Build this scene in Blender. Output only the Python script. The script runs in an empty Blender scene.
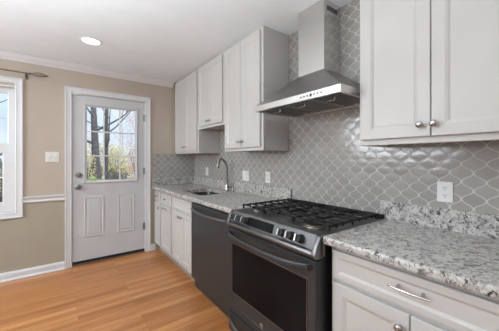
import bpy, bmesh, math, random
from mathutils import Vector, Matrix

SC = bpy.context.scene
COL = SC.collection
R = math.radians

# ------------------------------------------------------------------ camera, world, sun, big lights, exposure
cam = bpy.data.cameras.new('camera')
cam.sensor_width = 36.0
cam.lens = 36.0 * 254.63 / 499.0
cam.shift_y = -6.3 / 499.0
cam.clip_start = 0.05
cam.clip_end = 400
cam_o = bpy.data.objects.new('camera', cam)
COL.objects.link(cam_o)
cam_o.location = (-1.6885, -3.7252, 1.294)
cam_o.rotation_euler = (R(90), 0, -R(36.548))
SC.camera = cam_o

SC.view_settings.view_transform = 'Standard'
SC.view_settings.look = 'None'
SC.view_settings.gamma = 1.0
SC.view_settings.use_curve_mapping = False
SC.view_settings.exposure = 0.0

SKY_STRENGTH = 1.15
SUN_STRENGTH = 3.6
WINDOW_FILL = 52.0      # fill light at the added windows, out of frame
BOUNCE_FILL = 68.0            # added unseen fill, bounced off the ceiling
DOWNLIGHT = 2.2         # every recessed lamp

world = bpy.data.worlds.new('sky')
SC.world = world
world.use_nodes = True
wn, wl = world.node_tree.nodes, world.node_tree.links
wn.clear()
w_out = wn.new('ShaderNodeOutputWorld')
w_bg = wn.new('ShaderNodeBackground')
w_tc = wn.new('ShaderNodeTexCoord')
w_no = wn.new('ShaderNodeTexNoise')
w_no.inputs['Scale'].default_value = 3.0
w_no.inputs['Detail'].default_value = 4.0
w_cr = wn.new('ShaderNodeValToRGB')
w_cr.color_ramp.elements[0].position = 0.38
w_cr.color_ramp.elements[0].color = (0.64, 0.78, 1.0, 1)
w_cr.color_ramp.elements[1].position = 0.62
w_cr.color_ramp.elements[1].color = (0.92, 0.95, 1.0, 1)
wl.new(w_tc.outputs['Generated'], w_no.inputs['Vector'])
wl.new(w_no.outputs['Fac'], w_cr.inputs['Fac'])
wl.new(w_cr.outputs['Color'], w_bg.inputs['Color'])
w_bg.inputs['Strength'].default_value = SKY_STRENGTH
wl.new(w_bg.outputs['Background'], w_out.inputs['Surface'])

sun = bpy.data.lights.new('sun', 'SUN')
sun.energy = SUN_STRENGTH
sun.angle = R(2)
sun.color = (1.0, 0.93, 0.82)
sun_o = bpy.data.objects.new('sun', sun)
COL.objects.link(sun_o)
sun_o.rotation_euler = (R(38), R(20), 0)     # from behind the house


def area(name, loc, target, sx, sy, power, color):
    l = bpy.data.lights.new(name, 'AREA')
    l.shape = 'RECTANGLE'
    l.size, l.size_y = sx, sy
    l.energy = power
    l.color = color
    o = bpy.data.objects.new(name, l)
    COL.objects.link(o)
    o.location = loc
    o.rotation_euler = (Vector(target) - Vector(loc)).to_track_quat('-Z', 'Y').to_euler()
    return o


area('added_side_window_fill', (-4.24, -1.15, 1.85), (0, -1.35, 1.45), 1.95, 0.88, WINDOW_FILL, (0.90, 0.955, 1.0))  # added fill panel, set in an invented side window
area('added_rear_window_fill', (-2.2, -6.44, 1.40), (-2.2, 0, 1.40), 2.5, 1.3, WINDOW_FILL * 0.04, (0.92, 0.97, 1.0))  # weak added fill from an invented window behind the camera

# ------------------------------------------------------------------ node helpers / materials
MATS = {}


def principled(name, color=(0.8, 0.8, 0.8), rough=0.5, metal=0.0, coat=0.0, spec=0.5, coat_rough=0.05):
    m = bpy.data.materials.new(name)
    m.use_nodes = True
    b = m.node_tree.nodes['Principled BSDF']
    b.inputs['Base Color'].default_value = (*color, 1)
    b.inputs['Roughness'].default_value = rough
    b.inputs['Metallic'].default_value = metal
    b.inputs['Coat Weight'].default_value = coat
    b.inputs['Coat Roughness'].default_value = coat_rough
    b.inputs['Specular IOR Level'].default_value = spec
    MATS[name] = m
    return m, m.node_tree.nodes, m.node_tree.links, b


def mth(n, l, op, a, b=None, c=None):
    x = n.new('ShaderNodeMath')
    x.operation = op
    for i, v in enumerate((a, b, c)):
        if v is None:
            continue
        if isinstance(v, (int, float)):
            x.inputs[i].default_value = v
        else:
            l.new(v, x.inputs[i])
    return x.outputs[0]


def ramp(n, l, fac, stops):
    r = n.new('ShaderNodeValToRGB')
    e = r.color_ramp.elements
    while len(e) < len(stops):
        e.new(0.5)
    for el, (p, c) in zip(e, stops):
        el.position = p
        el.color = (*c, 1)
    l.new(fac, r.inputs['Fac'])
    return r.outputs['Color']


def noise(n, l, vec, scale, detail=2.0, rough=0.5, dist=0.0):
    t = n.new('ShaderNodeTexNoise')
    t.inputs['Scale'].default_value = scale
    t.inputs['Detail'].default_value = detail
    t.inputs['Roughness'].default_value = rough
    t.inputs['Distortion'].default_value = dist
    l.new(vec, t.inputs['Vector'])
    return t.outputs['Fac']


def bump(n, l, b, height, strength, dist=0.01):
    x = n.new('ShaderNodeBump')
    x.inputs['Strength'].default_value = strength
    x.inputs['Distance'].default_value = dist
    l.new(height, x.inputs['Height'])
    l.new(x.outputs['Normal'], b.inputs['Normal'])
    return x


def objco(n):
    return n.new('ShaderNodeTexCoord').outputs['Object']


def worldco(n):
    return n.new('ShaderNodeNewGeometry').outputs['Position']


def stretch(n, l, vec, s):
    m = n.new('ShaderNodeMapping')
    m.inputs['Scale'].default_value = s
    l.new(vec, m.inputs['Vector'])
    return m.outputs['Vector']


def mixc(n, l, fac, a, b):
    m = n.new('ShaderNodeMix')
    m.data_type = 'RGBA'
    if isinstance(fac, (int, float)):
        m.inputs[0].default_value = fac
    else:
        l.new(fac, m.inputs[0])
    for i, v in ((6, a), (7, b)):
        if isinstance(v, tuple):
            m.inputs[i].default_value = (*v, 1)
        else:
            l.new(v, m.inputs[i])
    return m.outputs[2]


def paint(name, color, rough, var=0.02, scale=6.0, bstr=0.05, bscale=180, spec=0.5):
    m, n, l, b = principled(name, color, rough, spec=spec)
    v = worldco(n)
    lo = tuple(c * (1 - var) for c in color)
    hi = tuple(min(1, c * (1 + var)) for c in color)
    l.new(ramp(n, l, noise(n, l, v, scale, 3), [(0.3, lo), (0.7, hi)]), b.inputs['Base Color'])
    if bstr:
        bump(n, l, b, noise(n, l, v, bscale, 2), bstr, 0.002)
    return m


paint('wall_paint', (0.51, 0.448, 0.372), 0.7, bstr=0.08)
paint('ceiling_paint', (0.83, 0.89, 0.93), 0.85, bstr=0.05)
paint('far_wall_paint', (0.20, 0.20, 0.20), 0.7)
paint('lower_wall_tone', (0.41, 0.37, 0.29), 0.7, bstr=0.08)
paint('side_wall_paint', (0.55, 0.55, 0.55), 0.7)
paint('trim_paint', (0.72, 0.73, 0.745), 0.35, bstr=0)
paint('door_paint', (0.59, 0.60, 0.615), 0.4, bstr=0.03, bscale=90)
paint('cabinet_paint', (0.575, 0.57, 0.555), 0.38, var=0.012, bstr=0)
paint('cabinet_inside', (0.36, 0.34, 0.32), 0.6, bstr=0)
paint('plate_plastic', (0.80, 0.80, 0.79), 0.35, bstr=0)
paint('outlet_slot', (0.03, 0.03, 0.03), 0.5, bstr=0)
paint('rubber_black', (0.015, 0.015, 0.016), 0.6, bstr=0)
paint('cast_iron', (0.009, 0.009, 0.009), 0.5, var=0.2, bstr=0.35, bscale=400, spec=0.3)
paint('enamel_black', (0.02, 0.02, 0.02), 0.3, bstr=0)
paint('rod_bronze', (0.16, 0.125, 0.09), 0.45, var=0.15, bstr=0)


def metal(name, color, rough, axis=None, amt=0.05, bstr=0.03):
    m, n, l, b = principled(name, color, rough, metal=1.0)
    v = worldco(n)
    s = {None: (60, 60, 60), 'x': (4, 500, 500), 'y': (500, 4, 500), 'z': (500, 500, 4)}[axis]
    f = noise(n, l, stretch(n, l, v, s), 1.0, 2)
    r = mth(n, l, 'MULTIPLY_ADD', f, amt * 2, rough - amt)
    l.new(r, b.inputs['Roughness'])
    if bstr and axis:
        bump(n, l, b, f, bstr, 0.0006)
    return m


metal('brushed_steel', (0.66, 0.65, 0.635), 0.30, 'y', 0.06)
metal('steel_vertical', (0.68, 0.67, 0.655), 0.19, 'z', 0.06)
metal('steel_canopy', (0.36, 0.357, 0.353), 0.36, 'y', 0.05)
metal('steel_dark', (0.24, 0.24, 0.238), 0.38, 'y', 0.05)
metal('black_steel', (0.062, 0.066, 0.071), 0.32, 'y', 0.05)
m = MATS['black_steel']
m.node_tree.nodes['Principled BSDF'].inputs['Metallic'].default_value = 0.5
m.node_tree.nodes['Principled BSDF'].inputs['Specular IOR Level'].default_value = 0.3
metal('black_steel_bright', (0.20, 0.203, 0.21), 0.38, 'y', 0.05)
metal('nickel', (0.46, 0.465, 0.47), 0.25)
metal('nickel_dark', (0.33, 0.32, 0.31), 0.30)
metal('chrome', (0.66, 0.665, 0.67), 0.18)
metal('burner_brass', (0.72, 0.56, 0.40), 0.32)
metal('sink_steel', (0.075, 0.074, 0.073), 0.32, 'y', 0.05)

m, n, l, b = principled('black_glass', (0.008, 0.008, 0.009), 0.10, spec=0.05)
v = worldco(n)
l.new(ramp(n, l, noise(n, l, v, 3), [(0.3, (0.006, 0.006, 0.007)), (0.7, (0.012, 0.012, 0.013))]), b.inputs['Base Color'])

# window glass: mostly see-through, fresnel reflection
m = bpy.data.materials.new('window_glass')
m.use_nodes = True
n, l = m.node_tree.nodes, m.node_tree.links
n.clear()
o = n.new('ShaderNodeOutputMaterial')
tr = n.new('ShaderNodeBsdfTransparent')
tr.inputs['Color'].default_value = (0.96, 0.98, 0.97, 1)
gl = n.new('ShaderNodeBsdfGlossy')
gl.inputs['Roughness'].default_value = 0.02
fr = n.new('ShaderNodeFresnel')
fr.inputs['IOR'].default_value = 1.45
mx = n.new('ShaderNodeMixShader')
l.new(fr.outputs[0], mx.inputs[0])
l.new(tr.outputs[0], mx.inputs[1])
l.new(gl.outputs[0], mx.inputs[2])
l.new(mx.outputs[0], o.inputs['Surface'])
MATS['window_glass'] = m

m, n, l, b = principled('lamp_lens', (0.9, 0.9, 0.88), 0.4)
b.inputs['Emission Color'].default_value = (1, 0.97, 0.93, 1)
b.inputs['Emission Strength'].default_value = 4.0

m, n, l, b = principled('hood_lamp_lens', (0.85, 0.85, 0.83), 0.2)

# oak strip floor, boards run along X (parallel to the door wall)
m, n, l, b = principled('oak_floor', (0.5, 0.3, 0.15), 0.33, coat=0.2, coat_rough=0.2)
v = worldco(n)
br = n.new('ShaderNodeTexBrick')
br.offset = 0.37
br.offset_frequency = 3
br.inputs['Scale'].default_value = 1.0
br.inputs['Brick Width'].default_value = 1.15
br.inputs['Row Height'].default_value = 0.060
br.inputs['Mortar Size'].default_value = 0.0011
br.inputs['Mortar Smooth'].default_value = 0.2
br.inputs['Bias'].default_value = 0.0
br.inputs['Color1'].default_value = (0, 0, 0, 1)
br.inputs['Color2'].default_value = (1, 1, 1, 1)
br.inputs['Mortar'].default_value = (0.5, 0.5, 0.5, 1)
l.new(v, br.inputs['Vector'])
shade = br.outputs['Color']
plank = ramp(n, l, shade, [(0.0, (0.375, 0.142, 0.042)), (0.3, (0.45, 0.178, 0.055)), (0.7, (0.51, 0.215, 0.070)), (1.0, (0.60, 0.28, 0.105))])
shift = n.new('ShaderNodeVectorMath')
shift.operation = 'ADD'
sc = n.new('ShaderNodeVectorMath')
sc.operation = 'SCALE'
sc.inputs['Scale'].default_value = 7.0
l.new(shade, sc.inputs[0])
l.new(v, shift.inputs[0])
l.new(sc.outputs[0], shift.inputs[1])
gr = noise(n, l, stretch(n, l, shift.outputs[0], (2.2, 55, 1)), 1.0, 4, 0.6, 0.6)
grain = ramp(n, l, gr, [(0.28, (0.66, 0.56, 0.46)), (0.50, (1, 1, 1)), (0.75, (1.12, 1.12, 1.12))])
mu = n.new('ShaderNodeMix')
mu.data_type = 'RGBA'
mu.blend_type = 'MULTIPLY'
mu.inputs[0].default_value = 1.0
l.new(plank, mu.inputs[6])
l.new(grain, mu.inputs[7])
l.new(mixc(n, l, br.outputs['Fac'], mu.outputs[2], (0.22, 0.10, 0.035)), b.inputs['Base Color'])
bump(n, l, b, mth(n, l, 'SUBTRACT', mth(n, l, 'MULTIPLY', gr, 0.15), br.outputs['Fac']), 0.25, 0.001)

# granite
m, n, l, b = principled('granite', (0.6, 0.6, 0.58), 0.33, coat=0.05, coat_rough=0.15)
v = worldco(n)
base = ramp(n, l, noise(n, l, v, 17, 5, 0.66, 0.5), [(0.32, (0.20, 0.185, 0.17)), (0.42, (0.40, 0.385, 0.37)), (0.54, (0.565, 0.55, 0.525))])
sp = noise(n, l, v, 50, 4, 0.74)
c1 = mixc(n, l, ramp(n, l, sp, [(0.52, (0, 0, 0)), (0.59, (1, 1, 1))]), base, (0.17, 0.155, 0.14))
sp3 = noise(n, l, v, 85, 3, 0.6)
c2 = mixc(n, l, ramp(n, l, sp3, [(0.54, (0, 0, 0)), (0.62, (0.85, 0.85, 0.85))]), c1, (0.63, 0.615, 0.59))
sp2 = noise(n, l, stretch(n, l, v, (1.0, 1.3, 1.1)), 34, 5, 0.78, 0.6)
c3 = mixc(n, l, ramp(n, l, sp2, [(0.555, (0, 0, 0)), (0.60, (1, 1, 1))]), c2, (0.028, 0.026, 0.024))
l.new(c3, b.inputs['Base Color'])


# arabesque (lantern) tile
def tile_material(name, axis, node_a, node_z, w=0.0985, h=0.0915):
    m, n, l, b = principled(name, (0.45, 0.43, 0.4), 0.16, spec=0.9)
    v = worldco(n)
    sx = n.new('ShaderNodeSeparateXYZ')
    l.new(v, sx.inputs[0])
    a = mth(n, l, 'DIVIDE', mth(n, l, 'SUBTRACT', sx.outputs[axis], node_a - 40 * w), w)
    z = mth(n, l, 'DIVIDE', mth(n, l, 'SUBTRACT', sx.outputs[2], node_z), h)
    u = mth(n, l, 'ADD', a, z)
    q = mth(n, l, 'SUBTRACT', a, z)
    A = TILE_S
    u2 = mth(n, l, 'ADD', u, mth(n, l, 'MULTIPLY', mth(n, l, 'SINE', mth(n, l, 'MULTIPLY', q, 2 * math.pi)), A))
    q2 = mth(n, l, 'ADD', q, mth(n, l, 'MULTIPLY', mth(n, l, 'SINE', mth(n, l, 'MULTIPLY', u, 2 * math.pi)), A))

    def edge(x):
        return mth(n, l, 'SUBTRACT', 0.5, mth(n, l, 'ABSOLUTE', mth(n, l, 'SUBTRACT', mth(n, l, 'FRACT', x), 0.5)))
    eu, eq = edge(u2), edge(q2)
    d = mth(n, l, 'DIVIDE', mth(n, l, 'MULTIPLY', eu, eq), mth(n, l, 'ADD', mth(n, l, 'ADD', eu, eq), 0.001))
    mr = n.new('ShaderNodeMapRange')
    mr.interpolation_type = 'SMOOTHSTEP'
    mr.inputs['From Min'].default_value = 0.020
    mr.inputs['From Max'].default_value = 0.036
    l.new(d, mr.inputs['Value'])
    inside = mr.outputs['Result']
    cb = n.new('ShaderNodeCombineXYZ')
    l.new(mth(n, l, 'FLOOR', u2), cb.inputs[0])
    l.new(mth(n, l, 'FLOOR', q2), cb.inputs[1])
    wnz = n.new('ShaderNodeTexWhiteNoise')
    l.new(cb.outputs[0], wnz.inputs['Vector'])
    face = ramp(n, l, wnz.outputs['Value'], [(0.0, (0.325, 0.310, 0.288)), (1.0, (0.38, 0.363, 0.339))])
    l.new(mixc(n, l, inside, (0.54, 0.53, 0.515), face), b.inputs['Base Color'])
    l.new(mth(n, l, 'MULTIPLY_ADD', inside, -0.44, 0.60), b.inputs['Roughness'])
    # pillowed faces, each tile set with its own slight tilt
    mp = n.new('ShaderNodeMapRange')
    mp.interpolation_type = 'SMOOTHERSTEP'
    mp.inputs['From Min'].default_value = 0.02
    mp.inputs['From Max'].default_value = 0.22
    l.new(d, mp.inputs['Value'])
    sp = n.new('ShaderNodeSeparateXYZ')
    l.new(wnz.outputs['Color'], sp.inputs[0])
    ta = mth(n, l, 'MULTIPLY', mth(n, l, 'SUBTRACT', sp.outputs[0], 0.5), mth(n, l, 'SUBTRACT', mth(n, l, 'FRACT', u2), 0.5))
    tb = mth(n, l, 'MULTIPLY', mth(n, l, 'SUBTRACT', sp.outputs[1], 0.5), mth(n, l, 'SUBTRACT', mth(n, l, 'FRACT', q2), 0.5))
    wav = noise(n, l, v, 28, 2)
    hgt = mth(n, l, 'ADD', mth(n, l, 'MULTIPLY', mp.outputs['Result'], 0.3), mth(n, l, 'MULTIPLY', mth(n, l, 'ADD', ta, tb), 1.3))
    hgt = mth(n, l, 'ADD', hgt, mth(n, l, 'MULTIPLY', wav, 0.6))
    bump(n, l, b, hgt, 0.55, 0.0022)
    return m


TILE_S = 0.055
tile_material('tile_right', 1, -3.365, 1.131)
tile_material('tile_back', 0, -0.37, 1.205)

# outdoors
paint('lawn_straw', (0.42, 0.37, 0.22), 0.9, var=0.35, scale=1.3, bstr=0)
paint('road_grey', (0.55, 0.53, 0.52), 0.9, var=0.06, bstr=0)
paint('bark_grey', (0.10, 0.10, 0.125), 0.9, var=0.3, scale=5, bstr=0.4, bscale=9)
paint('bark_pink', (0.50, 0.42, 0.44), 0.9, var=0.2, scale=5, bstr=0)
paint('leaf_yellow', (0.60, 0.55, 0.30), 0.7, var=0.25, scale=4, bstr=0)
paint('leaf_green', (0.28, 0.42, 0.17), 0.6, var=0.3, scale=5, bstr=0)
paint('leaf_dark', (0.10, 0.11, 0.10), 0.7, var=0.3, scale=5, bstr=0)
paint('leaf_bluegreen', (0.27, 0.35, 0.31), 0.7, var=0.3, scale=5, bstr=0)
paint('leaf_pink', (0.62, 0.40, 0.42), 0.7, var=0.2, scale=5, bstr=0)


# ------------------------------------------------------------------ mesh helpers
class MB:
    """collects shapes (world coordinates) into one mesh"""

    def __init__(s):
        s.bm = bmesh.new()

    def box(s, a, b, bev=0.0, seg=2):
        x0, x1 = sorted((a[0], b[0]))
        y0, y1 = sorted((a[1], b[1]))
        z0, z1 = sorted((a[2], b[2]))
        t = bmesh.new()
        r = bmesh.ops.create_cube(t, size=1)
        for vt in t.verts:
            vt.co = Vector(((x0 + x1) / 2 + vt.co.x * (x1 - x0), (y0 + y1) / 2 + vt.co.y * (y1 - y0), (z0 + z1) / 2 + vt.co.z * (z1 - z0)))
        if bev:
            bev = min(bev, 0.45 * min(x1 - x0, y1 - y0, z1 - z0))
            bmesh.ops.bevel(t, geom=t.edges[:], offset=bev, segments=seg, profile=0.5, affect='EDGES')
        s.merge(t)
        return s

    def merge(s, t, mat=None):
        me = bpy.data.meshes.new('tmp')
        t.to_mesh(me)
        t.free()
        if mat is not None:
            me.transform(mat)
        s.bm.from_mesh(me)
        bpy.data.meshes.remove(me)

    def tube(s, pts, rad, seg=10, cap=True, flat=1.0, up=None):
        """round bar along a list of points; rad a number or one per point; flat squashes across 'up'"""
        pts = [Vector(p) for p in pts]
        rr = rad if isinstance(rad, (list, tuple)) else [rad] * len(pts)
        t = bmesh.new()
        rings = []
        prev = None
        for i, p in enumerate(pts):
            if i == 0:
                d = pts[1] - pts[0]
            elif i == len(pts) - 1:
                d = pts[-1] - pts[-2]
            else:
                d = (pts[i + 1] - p).normalized() + (p - pts[i - 1]).normalized()
            if d.length < 1e-9:
                d = pts[i] - pts[i - 1]
            d.normalize()
            if prev is None:
                ref = Vector(up) if up else (Vector((0, 0, 1)) if abs(d.z) < 0.9 else Vector((1, 0, 0)))
            else:
                ref = prev
            x = ref - d * ref.dot(d)
            if x.length < 1e-6:
                x = d.orthogonal()
            x.normalize()
            y = d.cross(x)
            prev = x
            rings.append([t.verts.new(p + (x * math.cos(k * 2 * math.pi / seg) + y * flat * math.sin(k * 2 * math.pi / seg)) * rr[i]) for k in range(seg)])
        for a, b_ in zip(rings, rings[1:]):
            for k in range(seg):
                t.faces.new((a[k], a[(k + 1) % seg], b_[(k + 1) % seg], b_[k]))
        if cap:
            t.faces.new(rings[0][::-1])
            t.faces.new(rings[-1])
        s.merge(t)
        return s

    def lathe(s, prof, base, axis=(0, 0, 1), seg=24, close=True):
        """prof: list of (radius, height along axis)"""
        q = Vector((0, 0, 1)).rotation_difference(Vector(axis).normalized()).to_matrix().to_4x4()
        M = Matrix.Translation(base) @ q
        t = bmesh.new()
        rings = []
        for r_, h_ in prof:
            if r_ < 1e-6:
                rings.append([t.verts.new((0, 0, h_))])
            else:
                rings.append([t.verts.new((r_ * math.cos(k * 2 * math.pi / seg), r_ * math.sin(k * 2 * math.pi / seg), h_)) for k in range(seg)])
        for a, b_ in zip(rings, rings[1:]):
            for k in range(seg):
                k2 = (k + 1) % seg
                if len(a) == 1 and len(b_) == 1:
                    continue
                if len(a) == 1:
                    t.faces.new((a[0], b_[k2], b_[k]))
                elif len(b_) == 1:
                    t.faces.new((a[k], a[k2], b_[0]))
                else:
                    t.faces.new((a[k], a[k2], b_[k2], b_[k]))
        if close:
            if len(rings[0]) > 1:
                t.faces.new(rings[0][::-1])
            if len(rings[-1]) > 1:
                t.faces.new(rings[-1])
        bmesh.ops.recalc_face_normals(t, faces=t.faces[:])
        s.merge(t, M)
        return s

    def prism(s, poly, fn, h0, h1, bev=0.0, seg=2):
        """poly: 2D outline; fn(a, b, h) -> 3D point"""
        t = bmesh.new()
        A = [t.verts.new(fn(a, b_, h0)) for a, b_ in poly]
        B = [t.verts.new(fn(a, b_, h1)) for a, b_ in poly]
        k = len(poly)
        t.faces.new(A)
        t.faces.new(B[::-1])
        for i in range(k):
            t.faces.new((A[i], B[i], B[(i + 1) % k], A[(i + 1) % k]))
        bmesh.ops.recalc_face_normals(t, faces=t.faces[:])
        if bev:
            bmesh.ops.bevel(t, geom=t.edges[:], offset=bev, segments=seg, profile=0.5, affect='EDGES')
        s.merge(t)
        return s

    def loops(s, fn, a0, a1, b0, b1, steps, back=None):
        """nested rectangles: steps = [(inset, depth)...]; fn(a, b, depth) -> 3D; closes the middle"""
        t = bmesh.new()
        rings = []
        for ins, dep in steps:
            rings.append([t.verts.new(fn(a, b_, dep)) for a, b_ in ((a0 + ins, b0 + ins), (a1 - ins, b0 + ins), (a1 - ins, b1 - ins), (a0 + ins, b1 - ins))])
        for p, q in zip(rings, rings[1:]):
            for k in range(4):
                t.faces.new((p[k], p[(k + 1) % 4], q[(k + 1) % 4], q[k]))
        t.faces.new(rings[-1])
        t.faces.new(rings[0][::-1])
        bmesh.ops.recalc_face_normals(t, faces=t.faces[:])
        s.merge(t)
        return s

    def ring(s, fn, a0, a1, b0, b1, steps):
        """moulding frame: like loops, but steps close on themselves (a hollow frame)"""
        t = bmesh.new()
        rings = []
        for ins, dep in steps:
            rings.append([t.verts.new(fn(a, b_, dep)) for a, b_ in ((a0 + ins, b0 + ins), (a1 - ins, b0 + ins), (a1 - ins, b1 - ins), (a0 + ins, b1 - ins))])
        for p, q in zip(rings, rings[1:] + rings[:1]):
            for k in range(4):
                t.faces.new((p[k], p[(k + 1) % 4], q[(k + 1) % 4], q[k]))
        bmesh.ops.recalc_face_normals(t, faces=t.faces[:])
        s.merge(t)
        return s

    def build(s, name, mat, parent=None, smooth=None, loc=None):
        me = bpy.data.meshes.new(name)
        s.bm.to_mesh(me)
        s.bm.free()
        o = bpy.data.objects.new(name, me)
        COL.objects.link(o)
        me.materials.append(MATS[mat])
        if parent is not None:
            off = wloc(parent)
            me.transform(Matrix.Translation(-off))
            o.parent = parent
        elif loc is not None:
            me.transform(Matrix.Translation(-Vector(loc)))
            o.location = loc
        if smooth:
            me.polygons.foreach_set('use_smooth', [True] * len(me.polygons))
            try:
                me.set_sharp_from_angle(angle=R(smooth))
            except Exception:
                pass
        return o


def wloc(o):
    v = Vector((0, 0, 0))
    while o is not None:
        v += Vector(o.location)
        o = o.parent
    return v


def thing(name, loc, label, cat, group=None):
    o = bpy.data.objects.new(name, None)
    o.empty_display_size = 0.05
    COL.objects.link(o)
    o.location = loc
    tag(o, label, cat, group)
    return o


def tag(o, label, cat, group=None):
    o['label'] = label
    o['category'] = cat
    if group:
        o['group'] = group
    return o


def struct(o, label=None, cat=None):
    o['kind'] = 'structure'
    if label:
        o['label'] = label
    if cat:
        o['category'] = cat
    return o


def copy_tree(o, parent=None):
    c = o.copy()
    COL.objects.link(c)
    if parent is not None:
        c.parent = parent
    for ch in list(o.children):
        copy_tree(ch, c)
    return c


FX = lambda x0: (lambda a, b, d: (x0 - d, a, b))      # faces the room from the right wall (-X); a = Y, b = Z
FY = lambda y0: (lambda a, b, d: (a, y0 - d, b))      # faces the room from the door wall (-Y); a = X, b = Z

H = 2.43
XL, YF = -4.3, -6.5          # left and rear walls
DX0, DX1, DZ = -1.585, -0.74, 2.092     # door opening
WX0, WX1, WZ0, WZ1 = -3.25, -2.082, 0.725, 2.085   # window opening

# ------------------------------------------------------------------ room shell
b = MB().box((XL - 0.12, YF - 0.12, -0.15), (0.12, 0.12, 0.0))
struct(b.build('floor', 'oak_floor'), 'honey oak strip floor boards running along the door wall', 'floor')
b = MB().box((XL - 0.12, YF - 0.12, H), (0.12, 0.12, H + 0.15))
struct(b.build('ceiling', 'ceiling_paint'), 'flat white painted ceiling', 'ceiling')

ZR = 0.845     # wall colour turns darker and yellower below here, behind the chair rail
b = MB()
b.box((XL, 0, ZR), (WX0, 0.12, H)).box((WX0, 0, WZ1), (WX1, 0.12, H)).box((WX1, 0, ZR), (DX0, 0.12, H))
b.box((DX0, 0, DZ), (DX1, 0.12, H)).box((DX1, 0, ZR), (0, 0.12, H))
wb = struct(b.build('wall_back', 'wall_paint'), 'beige painted wall with the entry door and window', 'wall')
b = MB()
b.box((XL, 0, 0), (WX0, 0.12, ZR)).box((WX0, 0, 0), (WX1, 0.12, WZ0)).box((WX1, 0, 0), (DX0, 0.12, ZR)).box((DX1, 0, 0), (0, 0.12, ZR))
b.build('lower_wall', 'lower_wall_tone', wb)
b = MB().box((0, YF, 0), (0.12, 0.12, H))
struct(b.build('wall_right', 'wall_paint'), 'wall behind the cabinets and range', 'wall')
# side and rear walls with window openings added for light, all out of frame
SW = (-2.15, -0.15, 1.40, 2.30)
b = MB().box((XL - 0.12, YF, 0), (XL, SW[0], H)).box((XL - 0.12, SW[1], 0), (XL, 0.12, H))
b.box((XL - 0.12, SW[0], 0), (XL, SW[1], SW[2])).box((XL - 0.12, SW[0], SW[3]), (XL, SW[1], H))
struct(b.build('wall_left', 'side_wall_paint'), 'grey side wall out of frame', 'wall')
RW = (-3.45, -0.95, 0.75, 2.05)
b = MB().box((XL, YF - 0.12, 0), (RW[0], YF, H)).box((RW[1], YF - 0.12, 0), (0.12, YF, H))
b.box((RW[0], YF - 0.12, 0), (RW[1], YF, RW[2])).box((RW[0], YF - 0.12, RW[3]), (RW[1], YF, H))
struct(b.build('wall_front', 'far_wall_paint'), 'taupe wall behind the camera', 'wall')

# tiled splash areas
b = MB().box((-0.008, -0.008, 0.90), (-0.0005, -3.72, H - 0.001))
struct(b.build('wall_tile_right', 'tile_right'), 'grey arabesque tile covering the wall behind sink and range', 'wall tile')
b = MB().box((-0.638, -0.008, 0.90), (-0.0005, -0.0005, 1.3695))
struct(b.build('wall_tile_back', 'tile_back'), 'grey arabesque tile panel beside the entry door', 'wall tile')

# crown along the door wall
cr = [(0, 0), (0.006, 0), (0.010, 0.016), (0.026, 0.030), (0.044, 0.058), (0.052, 0.064), (0.052, 0.072), (0, 0.072)]
b = MB().prism(cr, lambda a, z, h: (h, -0.0005 - a, H - 0.0725 + z), XL + 0.001, -0.345)
struct(b.build('trim_1', 'trim_paint'), 'white crown moulding above the door wall', 'crown moulding')
# chair rail between window and door
rl = [(0, 0), (0.012, 0.0), (0.016, 0.012), (0.010, 0.022), (0.012, 0.040), (0.022, 0.052), (0.022, 0.064), (0, 0.066)]
b = MB().prism(rl, lambda a, z, h: (h, -0.0005 - a, 0.812 + z), -2.021, -1.652)
b.prism(rl, lambda a, z, h: (h, -0.0005 - a, 0.812 + z), XL + 0.001, WX0 - 0.064)
struct(b.build('trim_2', 'trim_paint'), 'white chair rail between the window and the door', 'chair rail')
bb = [(0, 0), (0.015, 0.0), (0.015, 0.065), (0.009, 0.080), (0.006, 0.088), (0, 0.088)]
b = MB().prism(bb, lambda a, z, h: (h, -0.0005 - a, z + 0.0005), XL + 0.001, -1.652)
b.prism(bb, lambda a, z, h: (h, -0.0005 - a, z + 0.0005), -0.672, -0.604)
qr = [(0, 0), (0.028, 0), (0.026, 0.010), (0.020, 0.017), (0.015, 0.019), (0, 0.019)]
b.prism(qr, lambda a, z, h: (h, -0.0006 - a, z + 0.0005), XL + 0.001, -1.652)
struct(b.build('baseboard_back', 'trim_paint'), 'white baseboard under the beige door wall', 'baseboard')


# door casing (three sides), profile (inset from outer, depth)
def casing(x0, x1, z0, z1, w, bottom, name, label):
    pr = [(0, 0), (0, 0.020), (0.010, 0.022), (0.016, 0.016), (w - 0.016, 0.012), (w - 0.008, 0.015), (w, 0.010), (w, 0)]
    b = MB()
    f = FY(-0.0005)
    if bottom:
        b.ring(f, x0, x1, z0, z1, pr)
    else:
        t = bmesh.new()
        rows = []
        for ins, d in pr:
            rows.append([t.verts.new(f(*p, d)) for p in ((x0 + ins, z0), (x0 + ins, z1 - ins), (x1 - ins, z1 - ins), (x1 - ins, z0))])
        for p, q in zip(rows, rows[1:]):
            for k in range(3):
                t.faces.new((p[k], p[k + 1], q[k + 1], q[k]))
        t.faces.new([r_[0] for r_ in rows])
        t.faces.new([r_[3] for r_ in rows])
        bmesh.ops.recalc_face_normals(t, faces=t.faces[:])
        b.merge(t)
    return struct(b.build(name, 'trim_paint'), label, 'casing')


casing(DX0 - 0.065, DX1 + 0.066, 0.0005, DZ + 0.066, 0.068, False, 'trim_3', 'white moulded casing around the entry door')
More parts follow.
